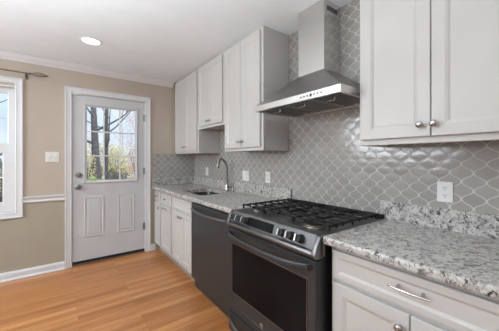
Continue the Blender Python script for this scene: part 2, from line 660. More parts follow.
# jamb lining
b = MB()
b.box((DX0, 0.0, 0.0005), (DX0 + 0.007, 0.119, DZ)).box((DX1 - 0.007, 0.0, 0.0005), (DX1, 0.119, DZ)).box((DX0 + 0.007, 0, DZ - 0.008), (DX1 - 0.007, 0.119, DZ))
b.box((DX0 + 0.007, 0.056, 0.0005), (DX0 + 0.02, 0.119, DZ - 0.008)).box((DX1 - 0.02, 0.056, 0.0005), (DX1 - 0.007, 0.119, DZ - 0.008))
b.box((DX0 + 0.02, 0.056, DZ - 0.022), (DX1 - 0.02, 0.119, DZ - 0.008))
struct(b.build('trim_4', 'trim_paint'), 'white jamb lining the door opening', 'jamb')
b = MB().box((DX0 + 0.007, 0.003, 0.0005), (DX1 - 0.007, 0.119, 0.016), 0.003)
struct(b.build('trim_5', 'steel_dark'), 'dark metal threshold under the door', 'threshold')

# ------------------------------------------------------------------ entry door (door_1)
dx0, dx1, dz0, dz1 = DX0 + 0.010, DX1 - 0.010, 0.050, DZ - 0.012
gx0, gx1, gz0, gz1 = -1.440, -0.862, 1.018, 1.958      # glass opening in the slab
yf, yb = 0.008, 0.052
b = MB()
f = FY(yf)
b.box((dx0, yf, dz0), (gx0, yb, dz1)).box((gx1, yf, dz0), (dx1, yb, dz1))
b.box((gx0, yf, dz0), (gx1, yb, gz0)).box((gx0, yf, gz1), (gx1, yb, dz1))
door = struct(b.build('door_1', 'door_paint'), 'grey-white entry door with a nine-pane glass upper half', 'door')
for x0, x1 in ((-1.458, -1.240), (-1.085, -0.876)):
    b = MB()
    b.loops(f, x0, x1, 0.325, 0.832, [(0, 0.0), (0.006, 0.007), (0.014, 0.008), (0.022, 0.002), (0.032, 0.0018), (0.046, 0.007), (0.05, 0.007)])
    b.build('door_panel', 'door_paint', door)
b = MB().ring(f, gx0 - 0.024, gx1 + 0.024, gz0 - 0.024, gz1 + 0.024, [(0, 0), (0.002, 0.012), (0.012, 0.015), (0.022, 0.010), (0.036, 0.004), (0.036, -0.004), (0.03, -0.01), (0, -0.001)])
lf = b.build('glass_frame', 'door_paint', door)
b = MB()
gw, gh = (gx1 - gx0 - 0.024), (gz1 - gz0 - 0.024)
for k in (1, 2):
    x = gx0 + 0.012 + gw * k / 3
    b.box((x - 0.008, yf - 0.004, gz0 + 0.01), (x + 0.008, yf + 0.010, gz1 - 0.01), 0.003, 1)
    z = gz0 + 0.012 + gh * k / 3
    b.box((gx0 + 0.01, yf - 0.0045, z - 0.008), (gx1 - 0.01, yf + 0.0095, z + 0.008), 0.003, 1)
b.build('muntin_grid', 'trim_paint', lf)
b = MB().box((gx0 + 0.001, yf + 0.016, gz0 + 0.001), (gx1 - 0.001, yf + 0.022, gz1 - 0.001))
b.build('pane', 'window_glass', door)
ax = (0, -1, 0)
b = MB().lathe([(0.033, 0), (0.033, 0.006), (0.027, 0.010), (0.013, 0.013), (0.012, 0.030), (0.022, 0.036), (0.029, 0.046), (0.029, 0.056), (0.022, 0.064), (0, 0.067)], (-1.520, yf - 0.0005, 0.956), ax)
b.build('door_knob', 'nickel_dark', door, 40)
b = MB().lathe([(0.031, 0), (0.031, 0.008), (0.026, 0.016), (0.018, 0.018), (0, 0.018)], (-1.512, yf - 0.0005, 1.102), ax)
b.box((-1.518, yf - 0.030, 1.088), (-1.506, yf - 0.017, 1.116), 0.003)
b.build('deadbolt', 'nickel_dark', door, 40)
for z in (1.868, 1.129, 0.362):
    b = MB().tube([(DX1 - 0.008, -0.004, z - 0.048), (DX1 - 0.008, -0.004, z + 0.048)], 0.0065, 10)
    b.box((DX1 - 0.030, 0.0015, z - 0.045), (DX1 - 0.010, 0.0075, z + 0.045))
    b.build('hinge', 'nickel_dark', door, 40)
b = MB().box((dx0, yf - 0.006, 0.018), (dx1, yb, 0.050), 0.002, 1)
b.build('door_sweep', 'rubber_black', door)
b = MB().box((-1.578, -0.006, 2.070), (-1.500, 0.0075, 2.086), 0.002, 1).box((-1.530, -0.014, 2.072), (-1.500, -0.006, 2.084), 0.002, 1)
b.build('top_latch', 'nickel', door)

# ------------------------------------------------------------------ window by the door (window_1)
casing(WX0 - 0.062, -2.021, WZ0 - 0.065, 2.172, 0.062, True, 'trim_6', 'white picture-frame casing around the window')
b = MB()
b.ring(FY(0.0), WX0, WX1, WZ0, WZ1, [(0, 0), (0.012, 0), (0.012, -0.119), (0, -0.119)])
win = struct(b.build('window_1', 'trim_paint'), 'white double hung window at the left edge', 'window')
mid = (WZ0 + WZ1) / 2 + 0.03
for nm, z0, z1, y, st in (('lower_sash', WZ0 + 0.013, mid + 0.018, 0.035, 0.085), ('upper_sash', mid - 0.018, WZ1 - 0.013, 0.072, 0.050)):
    b = MB().ring(FY(y), WX0 + 0.013, WX1 - 0.013, z0, z1, [(0, 0), (st, 0), (st + 0.010, -0.008), (st + 0.010, -0.030), (0, -0.030)])
    s = b.build(nm, 'trim_paint', win)
    g = MB()
    for k in (1, 2, 3):
        x = WX0 + 0.057 + (WX1 - WX0 - 0.114) * k / 4
        g.box((x - 0.007, y + 0.008, z0 + 0.04), (x + 0.007, y + 0.022, z1 - 0.04), 0.003, 1)
    zz = (z0 + z1) / 2
    g.box((WX0 + 0.05, y + 0.0085, zz - 0.007), (WX1 - 0.05, y + 0.0215, zz + 0.007), 0.003, 1)
    g.build('muntin_grid', 'trim_paint', s)
    g = MB().box((WX0 + 0.05, y + 0.013, z0 + 0.04), (WX1 - 0.05, y + 0.017, z1 - 0.04))
    g.build('pane', 'window_glass', s)
# frames of the two added windows, never in view
for i, (fn, q) in enumerate(((lambda a, c, d: (XL + d, a, c), SW), (lambda a, c, d: (a, YF + d, c), RW))):
    b = MB().ring(fn, *q, [(-0.06, 0.0005), (-0.06, 0.018), (0.0, 0.014), (0.03, -0.02), (0.03, -0.06), (0, -0.06)])
    struct(b.build('window_%d' % (i + 2), 'trim_paint'), ('white frame of the added unseen window on the side wall', 'wide white frame of the added unseen window behind the camera')[i], 'window')

# ------------------------------------------------------------------ curtain rod
rod = thing('curtain_rod', (-1.99, -0.001, 2.215), 'thin bronze curtain rod with twisted cage finial above the window', 'curtain rod')
b = MB().tube([(-3.30, -0.075, 2.226), (-1.965, -0.075, 2.226)], 0.0075, 10)
b.build('rod', 'rod_bronze', rod, 40)
b = MB()
for k in range(6):
    pts = []
    for i in range(13):
        t = i / 12
        r_ = 0.004 + 0.020 * math.sin(math.pi * t)
        a = k * math.pi / 3 + t * 2.4
        pts.append((-1.945 + 0.125 * t, -0.075 + r_ * math.cos(a), 2.226 + r_ * math.sin(a)))
    b.tube(pts, 0.0026, 6)
b.lathe([(0.0075, 0), (0.012, 0.004), (0.012, 0.012), (0.006, 0.018), (0.006, 0.022)], (-1.966, -0.075, 2.226), (1, 0, 0), 14)
b.lathe([(0.006, 0), (0.009, 0.005), (0.006, 0.014), (0, 0.028)], (-1.822, -0.075, 2.226), (1, 0, 0), 14)
b.build('finial', 'rod_bronze', rod, 40)
b = MB().box((-2.005, -0.006, 2.175), (-1.981, -0.0005, 2.245), 0.002, 1)
b.tube([(-1.993, -0.006, 2.21), (-1.993, -0.055, 2.212), (-1.993, -0.075, 2.217)], 0.005, 8)
b.tube([(-1.993, -0.090, 2.230), (-1.993, -0.086, 2.217), (-1.993, -0.075, 2.213), (-1.993, -0.064, 2.217), (-1.993, -0.060, 2.230)], 0.004, 8)
b.build('bracket', 'rod_bronze', rod, 40)

# ------------------------------------------------------------------ wall plates
sw = thing('light_switch', (-1.766, -0.0005, 1.32), 'white two-gang light switch plate on beige wall left of door', 'light switch')
b = MB().box((-1.830, -0.007, 1.262), (-1.702, -0.0005, 1.379), 0.003)
b.build('plate', 'plate_plastic', sw)
for x in (-1.793, -1.739):
    b = MB().box((x - 0.017, -0.0095, 1.287), (x + 0.017, -0.0065, 1.354), 0.0015, 1)
    b.prism([(0, 0), (0.012, 0.010), (0.010, 0.016), (0, 0.018)], lambda a, z, h: (x + h, -0.0095 - a, 1.312 + z), -0.006, 0.006)
    b.build('toggle', 'plate_plastic', sw)


def outlet(y, z, w, h, kinds, label):
    """wall plate on the tiled wall; kinds: one entry per gang"""
    x = -0.0085
    o = thing('outlet', (x, y, z), label, 'outlet')
    MB().box((x - 0.006, y - w / 2, z - h / 2), (x, y + w / 2, z + h / 2), 0.0025).build('plate', 'plate_plastic', o)
    for k, kind in enumerate(kinds):
        yc = y + (k - (len(kinds) - 1) / 2) * -0.046
        if kind == 'duplex':
            for dz in (0.0205, -0.0205):
                p = [(0.017 * math.cos(a) , max(-0.0125, min(0.0125, 0.017 * math.sin(a)))) for a in [i * math.pi / 12 for i in range(24)]]
                s = MB().prism(p, lambda a, c, hh: (x - hh, yc + a, z + dz + c), 0.0055, 0.0078).build('socket', 'plate_plastic', o)
                g = MB()
                g.box((x - 0.0083, yc - 0.0078, z + dz - 0.001), (x - 0.0075, yc - 0.0050, z + dz + 0.0085))
                g.box((x - 0.0083, yc + 0.0050, z + dz - 0.001), (x - 0.0075, yc + 0.0078, z + dz + 0.0070))
                g.lathe([(0.0030, 0), (0.0030, 0.0008)], (x - 0.0075, yc, z + dz - 0.0075), (-1, 0, 0), 10)
                g.build('slots', 'outlet_slot', s)
        else:
            b = MB().box((x - 0.0085, yc - 0.0165, z - 0.033), (x - 0.0055, yc + 0.0165, z + 0.033), 0.0012, 1)
            b.build('rocker', 'plate_plastic', o)


outlet(-3.246, 1.116, 0.072, 0.112, ['duplex'], 'white duplex outlet in the tile below the large right wall cabinet')
outlet(-1.775, 1.113, 0.074, 0.114, ['duplex'], 'narrow white outlet plate above the dishwasher, nearer the range')
outlet(-1.390, 1.108, 0.122, 0.114, ['rocker', 'duplex'], 'wide white two-gang wall plate just right of the faucet')
outlet(-0.445, 1.120, 0.078, 0.114, ['duplex'], 'white wall plate behind the spray end of the faucet')

# ------------------------------------------------------------------ recessed ceiling lights
def downlight(x, y, label, group=None):
    o = thing('recessed_light', (x, y, H), label, 'ceiling light', group)
    MB().lathe([(0.074, -0.001), (0.078, -0.007), (0.093, -0.005), (0.097, -0.0005), (0.074, -0.0004)], (x, y, H), (0, 0, 1), 32).build('trim_ring', 'trim_paint', o, 40)
    MB().lathe([(0.073, -0.001), (0.06, -0.004), (0, -0.0055)], (x, y, H), (0, 0, 1), 32, False).build('lens', 'lamp_lens', o, 40)
    lt = bpy.data.lights.new('lamp', 'AREA')
    lt.shape = 'DISK'
    lt.size = 0.14
    lt.energy = DOWNLIGHT
    lt.color = (1.0, 0.99, 0.98)
    lo = bpy.data.objects.new('lamp', lt)
    COL.objects.link(lo)
    lo.parent = o
    lo.location = (0, 0, -0.012)


downlight(-1.455, -0.852, 'round white recessed ceiling light in front of the door')
for x, y, where in ((-1.45, -2.7, 'over the middle of the kitchen floor'), (-1.45, -4.7, 'behind the camera near the right wall'), (-3.2, -0.9, 'near the window'), (-3.2, -2.7, 'at the left side of the room'), (-3.2, -4.7, 'behind the camera near the left wall')):  # extra downlights added out of view for more light
    downlight(x, y, 'added unseen round white recessed ceiling light ' + where)


# added uplighter, out of frame: imitates flash bounced off the ceiling
LX, LY = -2.6, -2.9
o = thing('bounce_fill_lamp', (LX, LY, 0), 'added unseen low grey uplighter, aimed at the ceiling for bounced fill light', 'lamp')
MB().lathe([(0.14, 0.0006), (0.14, 0.015), (0.03, 0.03), (0.012, 0.04)], (LX, LY, 0), (0, 0, 1), 28).build('base', 'steel_dark', o, 40)
MB().tube([(LX, LY, 0.035), (LX, LY, 0.705)], 0.012, 12).build('pole', 'steel_dark', o, 40)
MB().lathe([(0.012, 0), (0.05, 0.01), (0.15, 0.07), (0.19, 0.13), (0.185, 0.132), (0.145, 0.076), (0.048, 0.017), (0, 0.012)], (LX, LY, 0.70), (0, 0, 1), 32, False).build('fill_lamp_shade', 'side_wall_paint', o, 40)
lt = bpy.data.lights.new('lamp', 'AREA')
lt.shape = 'DISK'
lt.size = 0.26
lt.energy = BOUNCE_FILL
lt.spread = R(134)
lt.color = (0.87, 0.945, 1.0)
lo = bpy.data.objects.new('lamp', lt)
COL.objects.link(lo)
lo.parent = o
lo.location = (0, 0, 0.825)
lo.rotation_euler = (math.pi, 0, 0)

# ------------------------------------------------------------------ cabinets
def panel_door(name, parent, x, y0, y1, z0, z1, rail, mat='cabinet_paint', th=0.019):
    """framed, recessed-panel cabinet front facing -X; x is its back plane"""
    st = [(0, 0), (0, th - 0.003), (0.0015, th - 0.0008), (0.004, th), (rail - 0.004, th), (rail, th - 0.002), (rail + 0.004, th - 0.0025),
          (rail + 0.012, th - 0.0075), (rail + 0.014, th - 0.0085), (rail + 0.02, th - 0.0085)]
    if rail < 0.045:
        st = [(0, 0), (0, th - 0.003), (0.0015, th - 0.0008), (0.004, th), (rail - 0.004, th), (rail, th - 0.0025), (rail + 0.008, th - 0.0065), (rail + 0.012, th - 0.0065)]
    return MB().loops(FX(x), min(y0, y1), max(y0, y1), z0, z1, st).build(name, mat, parent)


def knob(parent, x, y, z, mat='nickel', s=1.0):
    MB().lathe([(0.0085 * s, 0), (0.0075 * s, 0.003), (0.0055 * s, 0.007), (0.0060 * s, 0.013), (0.0125 * s, 0.017), (0.0158 * s, 0.022), (0.0150 * s, 0.027), (0.009 * s, 0.031), (0, 0.032)],
               (x - 0.0005, y, z), (-1, 0, 0), 18).build('knob', mat, parent, 50)


UD = 0.307     # wall cabinet depth to the face frame
ZB = 1.3707


def wall_cabinet(y0, y1, z0, label, doors, knob_dz=0.06, ztop=H - 0.001):
    """y0 > y1 (runs towards the camera); doors: list of (ya, yb, knob_y)"""
    o = thing('wall_cabinet', (-0.009, (y0 + y1) / 2, z0), label, 'cabinet')
    b = MB()
    b.box((-0.009, y0, z0 + 0.018), (-UD + 0.019, y1, ztop))
    b.box((-UD + 0.019, y0, z0), (-UD, y1, ztop), 0.0012, 1)
    b.box((-0.009, y0, z0), (-UD + 0.019, y0 - 0.016, z0 + 0.018)).box((-0.009, y1, z0), (-UD + 0.019, y1 + 0.016, z0 + 0.018))
    b.build('body', 'cabinet_paint', o)
    for ya, yb, ky in doors:
        d = panel_door('door', o, -UD - 0.0005, ya, yb, z0 + 0.030, ztop - 0.024, 0.056)
        if ky is not None:
            knob(d, -UD - 0.0195, ky, z0 + 0.030 + knob_dz)
    return o


wall_cabinet(-0.003, -0.798, ZB, 'tall white two-door wall cabinet in the corner by the door wall',
             [(-0.030, -0.398, -0.366), (-0.403, -0.768, -0.436)])
wall_cabinet(-0.800, -1.422, 1.660, 'short white wall cabinet high above the sink',
             [(-0.826, -1.109, -1.080), (-1.113, -1.394, -1.142)], 0.045)
wall_cabinet(-1.424, -2.060, ZB, 'white two-door wall cabinet between the short cabinet and the hood',
             [(-1.454, -1.742, -1.712), (-1.746, -2.030, -1.776)])
wall_cabinet(-2.9265, -3.668, ZB, 'large white wall cabinet at right with two round knobs',
             [(-2.945, -3.280, -3.243), (-3.284, -3.648, -3.299)], 0.055)

BD = 0.600


def base_cabinet(y0, y1, label):
    o = thing('base_cabinet', (-0.02, (y0 + y1) / 2, 0.0), label, 'cabinet')
    b = MB()
    b.box((-0.022, y0, 0.10), (-BD + 0.019, y0 - 0.016, 0.874)).box((-0.022, y1, 0.10), (-BD + 0.019, y1 + 0.016, 0.874))
    b.box((-0.022, y0 - 0.016, 0.10), (-BD + 0.019, y1 + 0.016, 0.116)).box((-0.010, y0, 0.10), (-0.022, y1, 0.874))
    b.box((-BD + 0.019, y0, 0.10), (-BD, y1, 0.874), 0.0012, 1)
    b.build('body', 'cabinet_paint', o)
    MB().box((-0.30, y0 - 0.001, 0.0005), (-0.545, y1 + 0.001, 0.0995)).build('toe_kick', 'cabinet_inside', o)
    return o


def pull(parent, x, yc, z, half, proj=0.028, r=0.0048, mat='nickel', arch=0.0):
    """bar pull with two posts"""
    b = MB()
    pts = []
    for i in range(17):
        t = -1 + 2 * i / 16
        pts.append((x - proj - 0.006 * (1 - t * t), yc + t * half * 1.45, z))
    b.tube(pts, [r * (1.0 - 0.35 * abs(-1 + 2 * i / 16) ** 2) for i in range(17)], 10)
    for s in (-1, 1):
        b.tube([(x - 0.0003, yc + s * half * 0.83, z), (x - 0.004, yc + s * half * 0.83, z), (x - 0.008, yc + s * half * 0.83, z), (x - proj, yc + s * half * 0.83, z)],
               [0.008, 0.007, 0.0048, 0.0055], 10)
    b.build('pull', mat, parent, 50)


fx = -BD - 0.0005
o = base_cabinet(-0.003, -0.283, 'narrow white base cabinet at the end beside the door')
d = panel_door('drawer', o, fx, -0.020, -0.268, 0.722, 0.850, 0.030)
knob(d, fx - 0.019, -0.145, 0.786)
d = panel_door('door', o, fx, -0.020, -0.268, 0.122, 0.700, 0.050)
knob(d, fx - 0.019, -0.238, 0.640)
o = base_cabinet(-0.285, -0.708, 'white base cabinet second from the door, drawer over one door')
d = panel_door('drawer', o, fx, -0.302, -0.692, 0.722, 0.850, 0.030)
knob(d, fx - 0.019, -0.497, 0.786)
d = panel_door('door', o, fx, -0.302, -0.692, 0.122, 0.700, 0.050)
pull(d, fx - 0.019, -0.480, 0.668, 0.055)
o = base_cabinet(-0.710, -1.300, 'white sink base cabinet beside the dishwasher, two doors')
panel_door('false_drawer_front', o, fx, -0.728, -1.282, 0.722, 0.850, 0.030)
d = panel_door('door', o, fx, -0.728, -1.003, 0.122, 0.700, 0.050)
knob(d, fx - 0.019, -0.975, 0.650)
d = panel_door('door', o, fx, -1.007, -1.282, 0.122, 0.700, 0.050)
knob(d, fx - 0.019, -1.036, 0.650)
o = base_cabinet(-2.9485, -3.668, 'white base cabinet at lower right with one wide drawer')
d = panel_door('drawer', o, fx, -2.966, -3.650, 0.716, 0.852, 0.032)
pull(d, fx - 0.019, -3.312, 0.796, 0.052, 0.028, 0.0052, 'chrome')
d = panel_door('door', o, fx, -2.966, -3.307, 0.122, 0.697, 0.056)
knob(d, fx - 0.019, -3.277, 0.640)
d = panel_door('door', o, fx, -3.311, -3.650, 0.122, 0.697, 0.056)
knob(d, fx - 0.019, -3.341, 0.640)


# ------------------------------------------------------------------ countertops
def rrect(x0, x1, y0, y1, r, n=6):
    p = []
    for cx, cy, a0 in ((x1 - r, y1 - r, 0), (x0 + r, y1 - r, 90), (x0 + r, y0 + r, 180), (x1 - r, y0 + r, 270)):
        for k in range(n + 1):
            a = R(a0 + 90 * k / n)
            p.append((cx + r * math.cos(a), cy + r * math.sin(a)))
    return p


SX0, SX1, SY0, SY1 = -0.512, -0.142, -1.284, -0.745       # sink opening
CT, CB = 0.914, 0.8765


def slab(b, x0, x1, y0, y1, hole=None):
    """slab with an eased front (x0) edge: profile swept along Y, optional hole in the top"""
    t = bmesh.new()
    prof = [(x1, CB), (x0 + 0.006, CB), (x0 + 0.001, CB + 0.004), (x0, CB + 0.010), (x0, CT - 0.013), (x0 + 0.002, CT - 0.006), (x0 + 0.006, CT - 0.002), (x0 + 0.013, CT)]
    A = [t.verts.new((x, y0, z)) for x, z in prof]
    B = [t.verts.new((x, y1, z)) for x, z in prof]
    ra, rb = t.verts.new((x1, y0, CT)), t.verts.new((x1, y1, CT))
    for i in range(len(prof) - 1):
        if hole and i == 0:
            continue
        t.faces.new((A[i], A[i + 1], B[i + 1], B[i]))
    t.faces.new(A + [ra])
    t.faces.new(B + [rb])
    t.faces.new((A[0], B[0], rb, ra))
    if not hole:
        t.faces.new((A[-1], ra, rb, B[-1]))
    else:
        T = [t.verts.new((x, y, CT)) for x, y in hole]
        L = [t.verts.new((x, y, CB)) for x, y in hole]
        k = len(hole)
        for i in range(k):
            t.faces.new((T[i], T[(i + 1) % k], L[(i + 1) % k], L[i]))

        def ed(u, w_):
            return t.edges.get((u, w_)) or t.edges.new((u, w_))
        for outer, inner in (((A[-1], ra, rb, B[-1]), T), ((A[0], A[1], B[1], B[0]), L)):
            es = [ed(outer[i], outer[(i + 1) % 4]) for i in range(4)] + [ed(inner[i], inner[(i + 1) % k]) for i in range(k)]
            bmesh.ops.triangle_fill(t, use_beauty=True, use_dissolve=False, edges=es)
    bmesh.ops.recalc_face_normals(t, faces=t.faces[:])
    b.merge(t)


ZU = 1.027
o = thing('countertop', (-0.3, -1.05, CB), 'speckled grey granite countertop around the sink, left of the range', 'countertop')
b = MB()
slab(b, -0.652, -0.0085, -2.108, -0.0085, rrect(SX0, SX1, SY0, SY1, 0.05))
b.build('slab', 'granite', o)
b = MB().box((-0.0285, -2.107, CT + 0.0002), (-0.0085, -0.0085, ZU), 0.002, 1).box((-0.645, -0.0285, CT + 0.0002), (-0.029, -0.0085, ZU), 0.002, 1)
b.build('upstand', 'granite', o)
o = thing('countertop', (-0.3, -3.3, CB), 'speckled grey granite countertop at the right, in front', 'countertop')
b = MB()
slab(b, -0.652, -0.0085, -3.70, -2.934)
b.build('slab', 'granite', o)
b = MB().box((-0.0285, -3.70, CT + 0.0002), (-0.0085, -2.905, ZU), 0.002, 1)
b.build('upstand', 'granite', o)

# ------------------------------------------------------------------ sink, faucet, soap pump
o = thing('sink', (-0.327, -1.03, 0.70), 'undermount stainless steel sink set in the granite below the faucet', 'sink')
t = bmesh.new()
rings = []
for (g, z, r_) in ((0.018, CB - 0.0006, 0.06), (0.002, CB - 0.0006, 0.055), (0.0, CB - 0.008, 0.055), (-0.012, 0.715, 0.055), (-0.030, 0.698, 0.045), (-0.10, 0.694, 0.03)):
    rings.append([t.verts.new((x, y, z)) for x, y in rrect(SX0 - g, SX1 + g, SY0 - g, SY1 + g, r_)])
for p, q in zip(rings, rings[1:]):
    for k in range(len(p)):
        t.faces.new((p[k], p[(k + 1) % len(p)], q[(k + 1) % len(p)], q[k]))
t.faces.new(rings[-1])
bmesh.ops.recalc_face_normals(t, faces=t.faces[:])
b = MB()
b.merge(t)
b.build('basin', 'sink_steel', o, 40)
MB().lathe([(0.042, 0), (0.042, 0.003), (0.034, 0.002), (0.030, 0.0006), (0, 0.0006)], (-0.327, -1.03, 0.6945), (0, 0, 1), 24).build('drain', 'nickel', o, 40)

FXp, FYp = -0.085, -1.105
o = thing('faucet', (FXp, FYp, CT), 'brushed nickel gooseneck faucet with pull-down spray behind the sink', 'faucet')
MB().lathe([(0.029, 0.0003), (0.029, 0.006), (0.024, 0.010), (0.021, 0.016), (0.0205, 0.070), (0.016, 0.080), (0.0135, 0.084), (0.0135, 0.09)], (FXp, FYp, CT), (0, 0, 1), 24).build('base', 'nickel', o, 40)
pts = [(FXp, FYp, CT + 0.088), (FXp, FYp, 1.13), (FXp, FYp, 1.19)]
for k in range(1, 9):
    a = R(180 * k / 16)
    pts.append((FXp - 0.098 + 0.098 * math.cos(a), FYp, 1.19 + 0.108 * math.sin(a)))
px_, pz_ = pts[-1][0], pts[-1][2]
pts += [(px_ - 0.008, FYp, pz_ - 0.03)]
MB().tube(pts, 0.0145, 16).build('spout', 'nickel_dark', o, 60)
e = Vector(pts[-1])
dv = Vector((-0.012, 0, -0.04)).normalized()
MB().lathe([(0.0125, 0), (0.0155, 0.004), (0.0160, 0.02), (0.0185, 0.055), (0.0195, 0.078), (0.0165, 0.083), (0, 0.083)], e, dv, 18).build('spray_head', 'nickel_dark', o, 50)
b = MB().tube([(FXp, FYp - 0.018, CT + 0.048), (FXp, FYp - 0.044, CT + 0.050)], 0.013, 14)
b.tube([(FXp, FYp - 0.040, CT + 0.052), (FXp - 0.002, FYp - 0.046, CT + 0.075), (FXp - 0.004, FYp - 0.052, CT + 0.125)], [0.008, 0.0065, 0.0055], 10)
b.build('lever', 'nickel_dark', o, 50)

o = thing('soap_dispenser', (-0.08, -1.225, CT), 'small metal soap pump on the counter right of the faucet', 'soap dispenser')
MB().lathe([(0.021, 0.0003), (0.021, 0.005), (0.015, 0.010), (0.0125, 0.014), (0.0125, 0.040), (0.009, 0.046), (0.009, 0.056)], (-0.08, -1.225, CT), (0, 0, 1), 18).build('collar', 'nickel_dark', o, 40)
b = MB().lathe([(0.012, 0.056), (0.0135, 0.060), (0.0125, 0.068), (0, 0.070)], (-0.08, -1.225, CT), (0, 0, 1), 16)
b.tube([(-0.088, -1.225, CT + 0.063), (-0.130, -1.225, CT + 0.066), (-0.150, -1.225, CT + 0.058)], 0.005, 10)
b.build('nozzle', 'nickel_dark', o, 40)

# ------------------------------------------------------------------ dishwasher
DY0, DY1 = -1.306, -2.045
o = thing('dishwasher', (-0.3, (DY0 + DY1) / 2, 0), 'dark stainless dishwasher with bowed bar handle left of the range', 'dishwasher')
MB().box((-0.03, DY0, 0.105), (-0.598, DY1, 0.870)).build('body', 'enamel_black', o)
d = MB().box((-0.600, DY0 - 0.002, 0.108), (-0.628, DY1 + 0.002, 0.858), 0.004).build('door', 'black_steel', o)
b = MB()
pts = []
for i in range(21):
    t = -1 + 2 * i / 20
    pts.append((-0.640 - 0.042 * (1 - t * t), (DY0 + DY1) / 2 + t * 0.325, 0.800 - 0.004 * (1 - t * t)))
b.tube(pts, 0.011, 12, True, 0.8)
for s in (-1, 1):
    b.tube([(-0.6283, (DY0 + DY1) / 2 + s * 0.325, 0.800), (-0.648, (DY0 + DY1) / 2 + s * 0.322, 0.800)], 0.0115, 12)
b.build('handle', 'black_steel_bright', d, 60)
MB().box((-0.45, DY0 - 0.002, 0.004), (-0.590, DY1 + 0.002, 0.104)).build('kick_panel', 'black_steel', o)
MB().box((-0.15, DY1 - 0.002, 0.0005), (-0.598, -2.108, 0.870)).build('filler_strip', 'enamel_black', o)

# ------------------------------------------------------------------ slide-in gas range
GY0, GY1 = -2.115, -2.922
GC = (GY0 + GY1) / 2
o = thing('range', (-0.35, GC, 0), 'black stainless slide-in gas range under the hood', 'range')
MB().box((-0.045, GY0, 0.03), (-0.648, GY1, 0.896)).build('body', 'enamel_black', o)
for y in (GY0 - 0.05, GY1 + 0.05):
    for x in (-0.10, -0.58):
        MB().lathe([(0.02, 0.0005), (0.02, 0.012), (0.010, 0.016), (0.010, 0.03)], (x, y, 0), (0, 0, 1), 12).build('foot', 'rubber_black', o)
b = MB().box((-0.030, GY0, 0.896), (-0.639, GY1 - 0.008, 0.917), 0.003)
ck = b.build('cooktop', 'black_steel_bright', o)
MB().box((-0.055, GY0 - 0.022, 0.9172), (-0.618, GY1 + 0.022, 0.9186), 0.0005, 1).build('burner_well', 'steel_dark', o)
b = MB()
b.prism([(-0.030, 0.9172), (-0.058, 0.9172), (-0.058, 0.930), (-0.046, 0.942), (-0.030, 0.942)], lambda x, z, h: (x, h, z), GY0 + 0.006, GY1 - 0.012, 0.002, 1)
b.build('rear_vent', 'cast_iron', o)
# control panel with slanted face
cp = [(-0.640, 0.9170), (-0.654, 0.9165), (-0.660, 0.912), (-0.684, 0.845), (-0.692, 0.842), (-0.703, 0.838), (-0.708, 0.826), (-0.704, 0.812), (-0.694, 0.803), (-0.645, 0.802)]
cq = [(-0.640, 0.9170), (-0.656, 0.9170), (-0.668, 0.912), (-0.688, 0.880), (-0.703, 0.842), (-0.708, 0.826), (-0.704, 0.812), (-0.694, 0.803), (-0.645, 0.802)]
b = MB().prism(cp, lambda x, z, h: (x, h, z), GY0 - 0.020, GY1 + 0.018, 0.0012, 1)
b.prism(cq, lambda x, z, h: (x, h, z), GY0 + 0.004, GY0 - 0.0205, 0.003, 2).prism(cq, lambda x, z, h: (x, h, z), GY1 + 0.0185, GY1 - 0.008, 0.003, 2)
cpo = b.build('control_panel', 'black_steel_bright', o, 35)
nrm = Vector((-0.067, 0, 0.024)).normalized()      # normal of the slanted face
slope = Vector((-0.024, 0, -0.067)).normalized()   # down along it
c0 = Vector((-0.672, 0, 0.8785)) + nrm * 0.0004


def onpanel(y, s, d):
    p = c0 + slope * s + nrm * d
    return (p.x, y, p.z)


b = MB().prism([(-0.128, -0.026), (0.128, -0.026), (0.128, 0.030), (-0.128, 0.030)], lambda a, s, h: onpanel(GC + 0.055 - a, s, h), 0.0, 0.0012)
b.build('display', 'black_glass', cpo)
for y in (-2.186, -2.250, -2.318, -2.680, -2.744, -2.812):
    k = MB().lathe([(0.0245, 0.0), (0.0245, 0.006), (0.021, 0.010), (0.0195, 0.028), (0.0175, 0.031), (0, 0.031)], onpanel(y, 0.004, 0), nrm, 22).build('knob', 'rubber_black', cpo, 40)
    g = MB().prism(rrect(-0.0065, 0.0065, -0.0195, 0.0195, 0.005, 3), lambda a, s, h: onpanel(y + a + 0.012, 0.004 + s, h), 0.008, 0.040, 0.001, 1)
    g.build('grip', 'nickel', k, 40)

# oven door
dX = -0.690
d = MB().ring(FX(-0.6495), GY1 - 0.003, GY0 - 0.003, 0.196, 0.794, [(0, 0), (0, 0.040), (0.004, 0.044), (0.048, 0.044), (0.052, 0.041), (0.052, 0)]).build('oven_door', 'black_steel', o)
MB().box((-0.6495, GY1 + 0.045, 0.244), (-0.6895, GY0 - 0.049, 0.746)).build('door_core', 'black_steel', d)
b = MB().box((-0.6893, GY1 + 0.058, 0.338), (-0.6918, GY0 - 0.055, 0.688), 0.002, 1)
b.build('window', 'black_glass', d)
b = MB().ring(FX(-0.6895), GY1 + 0.052, GY0 - 0.050, 0.332, 0.694, [(0, 0), (0.001, 0.0036), (0.006, 0.0036), (0.0065, 0.001), (0.0065, 0)])
b.build('window_trim', 'black_steel_bright', d)
b = MB()
pts = []
for i in range(25):
    t = -1 + 2 * i / 24
    pts.append((-0.706 - 0.048 * (1 - t ** 4), GC + t * 0.372, 0.760 - 0.010 * (1 - t * t)))
b.tube(pts, 0.017, 12, True, 0.5)
for s in (-1, 1):
    b.tube([(-0.6938, GC + s * 0.370, 0.760), (-0.722, GC + s * 0.366, 0.759)], 0.0145, 12)
b.build('handle', 'black_steel', d, 60)
